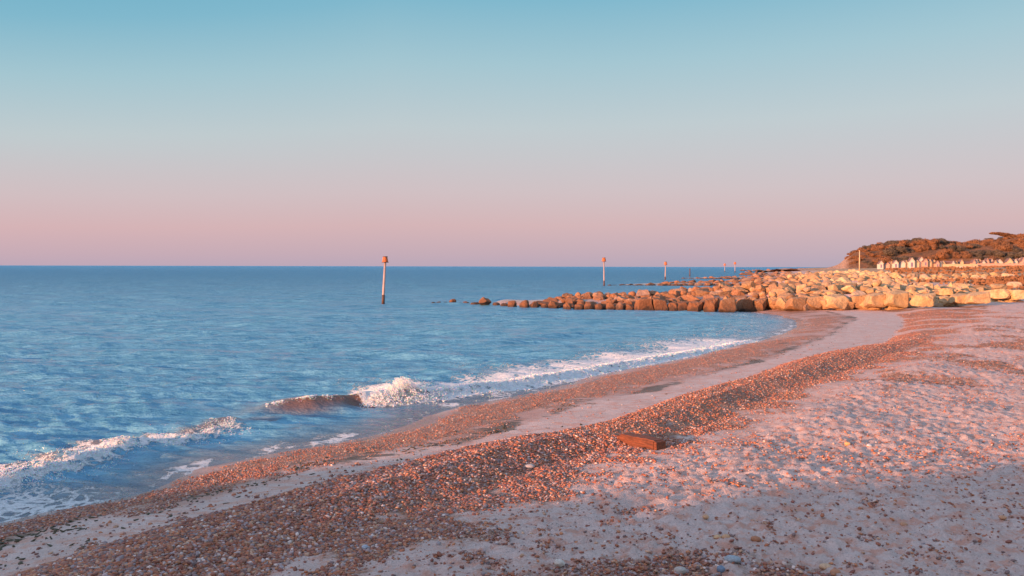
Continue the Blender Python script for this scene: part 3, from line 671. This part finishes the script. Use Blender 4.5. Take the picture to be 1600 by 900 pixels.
for (g, row), lst in groups.items():
    lst.sort(key=lambda r: r['p'][0]/r['p'][1])
    for i, r in enumerate(lst):
        o = bpy.data.objects.new('boulder', RM[r['v']]); COL.objects.link(o)
        o.location = r['p']; o.scale = r['s']; o.rotation_euler = r['r']; o.color = r['c'] + (1,)
        if g in (4, 5): lab = f"{look(r)} boulder in {names[g]}, {ordinal(i+1) if i < 69 else 'far'} from the left"
        elif row == 9: lab = f"{look(r)} slab by the groyne's landward end, {ordinal(i+1)} from left"
        else: lab = f"{look(r)} boulder, {rown[row]} of {names[g]}, {ordinal(i+1)} from seaward end"
        tag(o, lab, 'boulder', 'boulders of ' + names.get(g, 'the groynes'))
def merge_rocks(name, lst, base_of):
    Vs, Fs, Cs, b = [], [], [], 0
    for r in lst:
        V, Fc = base_of(r); Mx = Matrix.LocRotScale(Vector(r['p']), __import__('mathutils').Euler(r['r']), Vector(r['s'])); Mn = np.array(Mx)
        W = V@Mn[:3,:3].T + Mn[:3,3]; Vs.append(W); Fs.append(Fc + b); Cs.append(np.tile(np.array(r['c']), (len(V), 1))); b += len(V)
    return link(name, mesh_from(name, np.concatenate(Vs), np.concatenate(Fs), {'col': np.concatenate(Cs)}, smooth=False), M_rockA)
def low(v):
    r = np.random.default_rng(400 + v); V, Fc = ICO3; V = np.sign(V)*np.abs(V)**(.62 if v < 6 else .85)
    for k in range(10):
        nrm = r.normal(0, 1, 3); nrm /= np.linalg.norm(nrm); dd = V@nrm - r.uniform(.75, 1.0); V = V - np.where(dd > 0, dd*.9, 0)[:, None]*nrm
    return V*(1 + .05*np.sin(V@r.normal(0, 5, 3)))[:, None], Fc
LOW = [low(i) for i in range(14)]
o = merge_rocks('boulders', rest, lambda r: LOW[r['v']]); tag(o, kind='stuff')
# unseen rock groyne inferred under the camera, crest raised to throw the foreground shade
random.seed(5); und = []
for i in range(700):
    x = random.uniform(-47, 34); t = random.random(); y = -1.8 - 6.5*t; prof = math.sin(min(1, .25 + t)*math.pi*.62)
    top = float(np.interp(x, [-47,-38,-30,-22,-13,-8,-4,0,10,34], [2.8,3.9,4.1,4.0,4.1,3.8,2.8,2.4,2.6,2.9]) + .9*noise(np.array([x*.45]), np.array([.5]), 71)[0]); s = random.uniform(1.1, 1.9)
    for lay in range(3):
        c, k = tone(14 + x, 70, 1); und.append(dict(p=(x, y, (top*prof - s*.4)*(1 - .35*lay)), s=(s*.6, s*.55, s*.42), r=(random.gauss(0,.2), random.gauss(0,.2), random.uniform(0, 6)), v=random.randrange(14), c=c))
o = merge_rocks('boulders', und, lambda r: LOW[r['v']]); tag(o, kind='stuff')

# ------------------------------------------------------------------ timber baulk
zt_ = float(terrain(np.array([2.3]), np.array([14.0]))[0][0]) - .02
(xa, ya), (xb, yb) = at(962, 690.5, zt_), at(1023, 706, zt_)
ln = math.hypot(xb - xa, yb - ya); rz = math.atan2(yb - ya, xb - xa)
bm = bmesh.new(); bmesh.ops.create_cube(bm, size=1)
bmesh.ops.bevel(bm, geom=bm.edges[:], offset=.07, segments=3, affect='EDGES')
bmesh.ops.subdivide_edges(bm, edges=[e for e in bm.edges if abs((e.verts[0].co - e.verts[1].co).x) > .5], cuts=40, use_grid_fill=True)
for v in bm.verts:
    c = v.co; v.co = Vector((c.x*ln, c.y*.28, c.z*.20)); q = math.sin(v.co.x*9 + c.y*7)*.004 + math.sin(v.co.x*31 + c.z*9)*.002 + math.sin(v.co.x*67+c.y*20)*.0012
    v.co.z += q + .012*math.cos(v.co.x*2.6) - (.02 if v.co.x < -ln*.42 and c.z > 0 else 0); v.co.y += q*1.5
    if c.z < -.2: v.co.y += .006*math.sin(v.co.x*23)
me = bpy.data.meshes.new('timber_beam'); bm.to_mesh(me); bm.free()
o = link('timber_beam', me, M_wood)
cx, cy = (xa + xb)/2 + .13, (ya + yb)/2 + .065
o.location = (cx, cy, zt_ + .065); o.rotation_euler = (0, R(-1.5), rz)
tag(o, 'square reddish-brown wooden beam lying half sunk in the shingle', 'timber beam')

# ------------------------------------------------------------------ larger single stones on the sand
STN = [(1145,877,26,11,(.33,.38,.43),'pale blue-grey oval stone at the bottom, biggest on the sand'),
       (1126,890,13,12,(.16,.24,.36),'blue-grey rounded stone near the bottom edge'),
       (1122,839,13,8,(.62,.40,.22),'pale orange stone, left one of a touching pair'),
       (1134,840,14,9,(.60,.34,.18),'orange stone, right one of a touching pair'),
       (1181,845,16,10,(.42,.17,.08),'rust-brown rounded stone right of the orange pair'),
       (1289,888,20,10,(.66,.42,.26),'pale peach oval stone by brown pebbles at the bottom'),
       (1305,896,17,11,(.52,.22,.11),'orange-red stone cut by the bottom edge of the frame'),
       (1063,898,20,11,(.48,.42,.38),'whitish blunt stone at the very bottom of the shingle'),
       (874,886,17,12,(.66,.60,.54),'whitish stone at the bottom among orange pebbles'),
       (1324,697,9,7,(.66,.38,.16),'yellow-orange stone alone on the lit sand right of the beam'),
       (1358,696,9,6,(.60,.62,.66),'small white stone on the lit sand right of the yellow-orange one'),
       (1103,802,10,7,(.62,.36,.20),'small orange stone alone in shaded sand below the beam'),
       (1412,818,11,8,(.56,.30,.18),'brown-orange stone on the right sand among low clods'),
       (1567,811,12,7,(.60,.32,.18),'orange stone near the right edge on shaded sand'),
       (570,857,11,8,(.42,.48,.58),'pale blue stone in the brown shingle bank'),
       (828,730,16,8,(.46,.42,.42),'grey flat stone on the lit shingle crest')]
for i, (px, py, w, h, c, lab) in enumerate(STN):
    x, y = at(px, py, .9); z = float(terrain(np.array([x]), np.array([y]))[0][0]); x, y = at(px, py, z); z = float(terrain(np.array([x]), np.array([y]))[0][0])
    sw = w*y/F/2; sh = h*y/F/2*.95; r = np.random.default_rng(700 + i); V, Fc = ICO3
    V = V*(1 + .09*np.sin(V@r.normal(0, 2, 3)) + .05*np.sin(V@r.normal(0, 4, 3)))[:, None]*np.array([sw, sw*.8, sh])
    me = mesh_from('stone', V, Fc, {'col': np.tile(np.array(c), (len(V), 1))}); o = link('stone', me, M_peb)
    o.location = (x, y, z + sh*.55); o.rotation_euler.z = r.uniform(-.4, .4); tag(o, lab, 'stone')

# ------------------------------------------------------------------ groyne beacons and posts
def beacon(px, ybase, ytop, D, head, lean, label, group='groyne end beacons', rad=.11):
    x, y, _ = at_d(px, ybase, D); e = empty('groyne_beacon', (x, y, 0)); tag(e, label, 'beacon', group)
    zt = at_d(px, ytop, D)[2]; hb = zt - head
    m = MB(); m.tube([(0,0,-1.5),(lean*.1,0,.6),(lean,0,hb)], [rad*1.15, rad*1.1, rad*.9], 12); m.build('pole', M_galv, e, True)
    m = MB(); m.tube([(lean*.05,0,-.1),(lean*.2,0,hb*.22)], [rad*1.25, rad*1.2], 12); m.build('weed_stained_base', M_dark, e, True)
    r0, r1 = head*.50, head*.34
    m = MB(); n = 14
    for k in range(n):
        a = 2*math.pi*k/n; b_ = .13
        q = [(lean + r*math.cos(a + s_*b_), r*math.sin(a + s_*b_), z) for z, r in ((hb, r0), (hb + head*.9, r1)) for s_ in (-1, 1)]
        q2 = [(lean + (px_-lean)*.9, py_*.9, z) for px_, py_, z in q]
        m.add(q + q2, [(0,1,3,2),(4,6,7,5),(0,2,6,4),(1,5,7,3),(2,3,7,6),(0,4,5,1)])
    h = m.build('topmark', M_orange, e)
    for nm, z, r in (('base_ring', hb, r0*1.1), ('top_ring', hb + head*.9, r1*1.12)):
        m = MB(); m.tube([(lean,0,z - .035),(lean,0,z + .035)], [r, r], 18); m.build(nm, M_dark, h)
    m = MB(); m.tube([(lean,0,hb),(lean,0,hb + head*.9)], [r0*.45, r1*.45], 10); m.build('core', M_dark, h)
    return e
beacon(598.5, 475, 400, 85, .66, .22, 'tallest leaning beacon post with orange cage top off the nearest groyne', rad=.13)
beacon(944, 447.3, 402, 165, .85, -.05, 'beacon post with orange top at the tip of the second groyne', rad=.13)
beacon(1039.5, 437, 408.5, 245, 1.0, .1, 'beacon post with orange top off the third groyne', rad=.17)
beacon(1132.5, 423, 411.5, 620, 1.7, 0, 'tiny distant beacon, left of the two beside the horizon rocks', rad=.22)
beacon(1148.5, 423, 409, 560, 1.7, 0, 'tiny distant beacon, right of the two beside the horizon rocks', rad=.24)
x, y, _ = at_d(1078, 432, 330); m = MB(); m.tube([(0,0,-1),(0,0,at_d(1078, 419.5, 330)[2])], [.24,.2], 10); o = m.build('marker_post', M_dark, None, True); o.location = (x, y, 0)
tag(o, 'plain dark post in the sea with no topmark', 'post')
x, y, z = at_d(1343, 418, 250); m = MB(); m.tube([(0,0,-1),(0,0,2.6),(0,0,5.3)], [.17,.15,.11], 10); m.box(-.2,.2,-.2,.2,5.3,5.36); o = m.build('mast', M_cream, None, True); o.location = (x, y, z)
tag(o, 'plain pale pole standing before the foot of the headland', 'pole')

# ------------------------------------------------------------------ headland
HD = 560.
prof = [(1285,421),(1303,418),(1312,413),(1322,404),(1332,395),(1345,388),(1360,385),(1380,383),(1400,382),(1450,380),(1500,380),(1550,378),(1600,373),(1700,366),(1900,362)]
px_ = np.array([p[0] for p in prof], float); pz_ = np.array([at_d(p[0], p[1], HD)[2] for p in prof])
def head_z(x, y):
    p = 800 + F*x/y; zt = np.interp(p, px_, pz_)
    k = sstep(HD - 75, HD, y - .0*x); k = k*(1 - sstep(HD + 10, HD + 110, y))
    return 3.4*k**.1*0 + (zt)*k + fbm(x*.03, y*.03, 88, 4)*1.6*k - .5*(1 - k) + noise(x*.15, y*.15, 89)*.5*k
xs = np.linspace(190, 560, 260); yv = np.linspace(HD - 80, HD + 225, 150); Xh, Yh = np.meshgrid(xs, yv); Zh = head_z(Xh, Yh)
def make_head():
    m, t, p = mat('headland_scrub'); n = tnoise(t, .12, 6, .65, pos(t)); n2 = tnoise(t, .9, 5, .7, pos(t))
    c = ramp(t, n.outputs[0], [(.32, (.07, .045, .025)), (.5, (.20, .09, .04)), (.66, (.26, .14, .07))])
    cl = attr(t, 'cliff').outputs['Fac']; c = mixc(t, math_(t, 'MULTIPLY', cl, mrange(t, n2.outputs[0], .35, .6, .4, 1)), c, (.50, .33, .24))
    L(t, c, p.inputs['Base Color']); p.inputs['Roughness'].default_value = .95; bump(t, p, n2.outputs[0], 1, 1.5); return m
pxx = 800 + F*Xh/Yh; cliff = (1 - sstep(1318, 1330, pxx + 5*noise(Xh*.1, Yh*.1, 90)))
me = mesh_from('headland', np.stack([Xh, Yh, Zh], -1).reshape(-1, 3), gfaces(*Xh.shape).reshape(-1, 4), {'cliff': cliff.ravel()})
tag(link('headland', me, make_head()), kind='structure')

def crown_mesh(seed, lobes, n, leaf, flatten=.75):
    r = np.random.default_rng(seed); C = []; 
    for k in range(lobes):
        a = r.uniform(0, 6.28); q = r.uniform(0, .62); C.append((q*math.cos(a), q*math.sin(a), r.uniform(-.25, .45)*flatten, r.uniform(.32, .55)))
    P = []; Nn = []
    per = n//lobes
    for cx, cy, cz, rr in C:
        d = r.normal(0, 1, (per, 3)); d /= np.linalg.norm(d, axis=1)[:, None]; rad = rr*r.uniform(.72, 1.08, (per, 1))
        P.append(np.array([cx, cy, cz]) + d*rad*np.array([1, 1, flatten])); Nn.append(d)
    P = np.concatenate(P); Nn = np.concatenate(Nn) + r.normal(0, .45, P.shape); Nn /= np.linalg.norm(Nn, axis=1)[:, None]
    a = np.cross(Nn, r.normal(0, 1, P.shape)); a /= np.linalg.norm(a, axis=1)[:, None]; b = np.cross(Nn, a); s = leaf*r.uniform(.6, 1.3, (len(P), 1))
    V = np.stack([P - a*s, P - b*s*.7, P + a*s, P + b*s*.7], 1).reshape(-1, 3)
    return mesh_from('crown', V, np.arange(len(V)).reshape(-1, 4), smooth=False)
CR = [crown_mesh(s, 6, 2600, .055) for s in range(5)]; CG = [m.copy() for m in CR]
for m in CR: m.materials.append(M_leafR)
for m in CG: m.materials.append(M_leafG)
tm = MB(); tm.tube([(0,0,-.9),(.03,0,-.3),(.0,.02,.2)], [.07,.05,.03], 8)
for k in range(4): tm.tube([(0,0,-.35),(.4*math.cos(k*1.6),.4*math.sin(k*1.6),.15)], [.035,.012], 6)
TRK = tm.mesh('trunk', True); TRK.materials.append(M_bark)
random.seed(31); tlist = []
for row in range(7):
    yr = HD - 66 + row*13; px = {0:1340,1:1330,2:1322,3:1318,4:1318,5:1320,6:1326}[row] + random.uniform(0, 12)
    while px < 1760:
        s = random.uniform(4.2, 7.6)*float(np.interp(px, [1318,1345,1385], [.28,.5,.95])); tlist.append((px, yr + random.uniform(-5, 5), s)); px += s*F/HD*random.uniform(.85, 1.35)
tl = sorted(tlist, key=lambda t: t[0]); gcount = 0
for i, (px, y, s) in enumerate(tl):
    x = (px - 800)*y/F; z = float(head_z(np.array([x]), np.array([y]))[0]); green = noise(np.array([x*.045]), np.array([y*.06]), 77)[0] > .12
    z = min(z, H + (YH - np.interp(px, px_, [p[1] for p in prof]))*y/F + 1)
    z -= s*.42
    e = empty('tree', (x, y, z)); e.scale = (s, s, s*random.uniform(.75, 1.0)); e.rotation_euler.z = random.uniform(0, 6)
    c = link('crown', (CG if green else CR)[i % 5], None, e); c.location = (0,0,.42); t = link('trunk', TRK, None, e); t.location = (0,0,.42)
    if green: tag(e, 'dark dull-green bushy tree in the wood covering the headland slope', 'tree', 'dark trees on the headland')
    else: tag(e, 'rust-coloured bushy tree in the wood covering the headland slope', 'tree', 'rust-coloured trees on the headland')
# wind-bent tree on the ridge
x, y, z = at_d(1582, 378, HD); e = empty('wind_bent_tree', (x, y, z - 2.6)); tag(e, 'wind-bent tree reaching left above the headland skyline', 'tree')
m = MB(); m.tube([(2,0,0),(.5,0,2.6),(-3,0,5.2),(-9,0,7.4),(-14,0,8.3)], [.9,.7,.5,.35,.15], 9); m.build('trunk', M_bark, e, True)
def leaning(seed, C, n, leaf):
    r = np.random.default_rng(seed); P = []
    for (cx, cz, rx, rz_) in C:
        k = int(n*rx*rz_); d = r.normal(0, 1, (k, 3)); d /= np.linalg.norm(d, axis=1)[:, None]; d *= r.uniform(.5, 1.05, (k, 1)); P.append(np.array([cx, 0, cz]) + d*np.array([rx, 2.4, rz_]))
    P = np.concatenate(P); a = r.normal(0, 1, P.shape); a[:,2] *= .4; a /= np.linalg.norm(a, axis=1)[:, None]; b = np.cross(a, r.normal(0, 1, P.shape)); b /= np.linalg.norm(b, axis=1)[:, None]; s = leaf*r.uniform(.6, 1.3, (len(P), 1))
    V = np.stack([P - a*s, P - b*s*.6, P + a*s, P + b*s*.6], 1).reshape(-1, 3); return mesh_from('crown', V, np.arange(len(V)).reshape(-1, 4), smooth=False)
link('crown', leaning(5, [(-13,8.6,3.0,.75),(-9.5,8.4,3.6,1.0),(-5.5,7.6,4,1.3),(-1,6.2,4.2,1.9),(4,5,5,2.4),(9,4.6,5,2.6)], 330, .36), M_leafR, e)
x, y, z = at_d(1546, 375, HD); e = empty('shrub', (x, y, z - 1.6)); tag(e, 'thin low shrub poking above the headland ridge left of the wind-bent tree', 'shrub')
m = MB(); m.tube([(1.5,0,-1),(0,0,1.6),(-1.5,0,2.4)], [.25,.15,.06], 7); m.build('stem', M_bark, e, True)
link('foliage', leaning(6, [(-1.2,2.4,2.2,.45),(1,2.7,1.4,.4)], 300, .25), M_leafG, e)

# ------------------------------------------------------------------ beach huts on the promenade
HUT = [(1377,408,417,6,0),(1387,411,417,6,2),(1393,409,417,5,1),(1400,407,416.5,7,0),(1411,408,416.5,7,0),(1416,407,416,4,1),(1425,403,415.5,8,0),(1433,407,415,6,1),(1440,402,413.5,8,0),(1446.5,404.5,413.5,6,2),
       (1453,405,416,5,1),(1459.5,406,416,6,1),(1465,408,416,5,2),(1469.5,409,416,4,0),(1474,408,416,5,1),(1489.5,408,416,4,0),(1494,408,416,3.5,1),(1503,406,416,5,1),
       (1522,406,416,4,2),(1526,405,416,4,0),(1531,405,416,4.5,1),(1537,407,416,5,0),(1543,404,416,5,2),(1550,404.5,416,4.5,0),(1555.5,407,416,4,1),(1562,405.5,416.5,9,0),(1570,410,416.5,6,1),(1578,404,416,9,1),(1587,405,416,6,0),(1593,404,416,7,0),(1600,402,416,7,2),(1608,404,416,7,1),(1617,405,416,7,0)]
for i, (px, yt, yb, w, c) in enumerate(HUT):
    D = 350 + (i % 3)*1.2; x, y, zb = at_d(px, yb, D); zt = at_d(px, yt, D)[2]; ww = w*D/F/2*1.02; hgt = zt - zb; ev = hgt*.52
    e = empty('beach_hut', (x, y, zb), -.10); mt = (M_white, M_cream, M_peach)[c]
    m = MB(); dpt = 2.6
    m.add([(-ww,0,-1),(ww,0,-1),(ww,0,ev),(0,0,hgt*.97),(-ww,0,ev),(-ww,dpt,-1),(ww,dpt,-1),(ww,dpt,ev),(0,dpt,hgt*.97),(-ww,dpt,ev)],
          [(0,1,2,3,4),(9,8,7,6,5),(0,4,9,5),(1,6,7,2),(4,3,8,9),(3,2,7,8),(0,5,6,1)]); m.build('wall', mt, e)
    m = MB(); s_ = .10
    for sg in (-1, 1):
        a = (sg*(ww + .12), -.18, ev - .10); b = (0, -.18, hgt); a2 = (a[0], dpt + .1, a[2]); b2 = (0, dpt + .1, hgt)
        up = lambda p: (p[0], p[1], p[2] + s_)
        m.add([a,b,b2,a2,up(a),up(b),up(b2),up(a2)], [(0,1,2,3),(4,7,6,5),(0,4,5,1),(3,2,6,7),(0,3,7,4),(1,5,6,2)])
    r_ = m.build('roof', M_roof, e)
    m = MB()
    for sg in (-1, 1):
        a = (sg*(ww + .13), ev - .16); b = (0, hgt - .06)
        m.add([(a[0],-.22,a[1]),(b[0],-.22,b[1]),(b[0],-.22,b[1]+.24),(a[0],-.22,a[1]+.24),(a[0],-.185,a[1]),(b[0],-.185,b[1]),(b[0],-.185,b[1]+.24),(a[0],-.185,a[1]+.24)],
              [(0,1,2,3),(4,7,6,5),(3,2,6,7),(0,4,5,1),(0,3,7,4),(1,5,6,2)])
    m.build('bargeboard', mt, r_)
    if w >= 5:
        m = MB(); m.box(-ww*.38, ww*.38, -.04, 0, -.4, ev*.82); m.build('door', (M_door if i % 3 == 0 else mt), e)
    cn = ('white', 'cream-yellow', 'peach-pink')[c]; wn = 'wide' if w >= 8 else 'narrow' if w < 5 else ''
    tag(e, f"{(wn + ' ') if wn else ''}{cn} gabled beach hut, {ordinal(i+1)} from the left in the row below the headland", 'beach hut', 'beach huts on the promenade')
def pwall(px0, px1, y0, y1, D, mt, name, label, cat):
    a = at_d(px0, y1, D); b = at_d(px1, y1, D); zt = at_d(px0, y0, D)[2]; m = MB(); m.box(a[0], b[0], D, D + .5, a[2] - 1.5, zt - .1); m.box(a[0] - .05, b[0] + .05, D - .06, D + .56, zt - .1, zt)
    o = m.build(name, mt); tag(o, label, cat); return o
pwall(1474, 1528, 412.5, 417, 347, M_cream, 'low_wall', 'long low cream wall running in front of the gap between the huts', 'wall')
pwall(1496, 1529, 416.2, 418.5, 300, M_white, 'low_wall', 'short low white wall on the sand in front of the cream wall', 'wall')
pwall(1528, 1625, 411.5, 417, 349, M_peach, 'low_wall', 'low peach wall between and below the right-hand huts', 'wall')
# shed roofs behind the gap
for (a, b, yt, lab) in ((1474,1489,408.5,'dark low flat-roofed shed behind the left end of the cream wall'),(1504,1521,409,'dark low flat-roofed shed behind the right end of the cream wall')):
    A_ = at_d(a, 416, 353); B_ = at_d(b, 416, 353); zt = at_d(a, yt, 353)[2]; e = empty('shed', ((A_[0]+B_[0])/2, 353, A_[2])); tag(e, lab, 'shed'); w = (B_[0]-A_[0])/2
    m = MB(); m.box(-w, w, 0, 3, -1, zt - A_[2] - .25); m.build('wall', M_roof, e); m = MB(); m.box(-w-.2, w+.2, -.3, 3.2, zt - A_[2] - .248, zt - A_[2]); m.build('roof', M_door, e)

# ------------------------------------------------------------------ dune scrub
n = 9000; r = np.random.default_rng(9)
yy = r.uniform(85, 345, n); pxr = 1385 + 240*r.random(n); xx = (pxr - 800)/F*yy; z, a, dW = terrain(xx, yy, False)
ok = (r.random(n) < a['veg']*sstep(-.1, .25, noise(xx*.12, yy*.12, 40)))
# one thick bush clump at the right edge
bx, by = at_d(1602, 437, 118)[:2]; k = 2500; bxx = bx + r.normal(0, 1.5, k); byy = by + r.normal(0, 3, k)
xx = np.concatenate([xx[ok], bxx]); yy = np.concatenate([yy[ok], byy]); bush = np.r_[np.zeros(ok.sum()), np.ones(k)]; z = terrain(xx, yy, False)[0]
hgt = np.where(bush > 0, r.uniform(.1, 1.15, len(xx))*np.exp(-((xx - bx)/2.4)**2), r.uniform(.05, .38, len(xx))); m_ = len(xx)
ang = r.uniform(0, 6.28, m_); s = r.uniform(.12, .3, m_)*(1 + yy/300); c_, s_ = np.cos(ang)*s, np.sin(ang)*s; zc = z + hgt
V = np.stack([np.stack([xx - c_, yy - s_, zc - s*.5], -1), np.stack([xx + c_, yy + s_, zc - s*.5], -1), np.stack([xx + c_*.6 + .1, yy + s_*.6, zc + s*.6], -1), np.stack([xx - c_*.6, yy - s_*.6, zc + s*.6], -1)], 1).reshape(-1, 3)
o = link('dune_scrub', mesh_from('dune_scrub', V, np.arange(len(V)).reshape(-1, 4), smooth=False), M_leafR); tag(o, kind='stuff')
print('rocks', len(rocks), 'trees', len(tl))
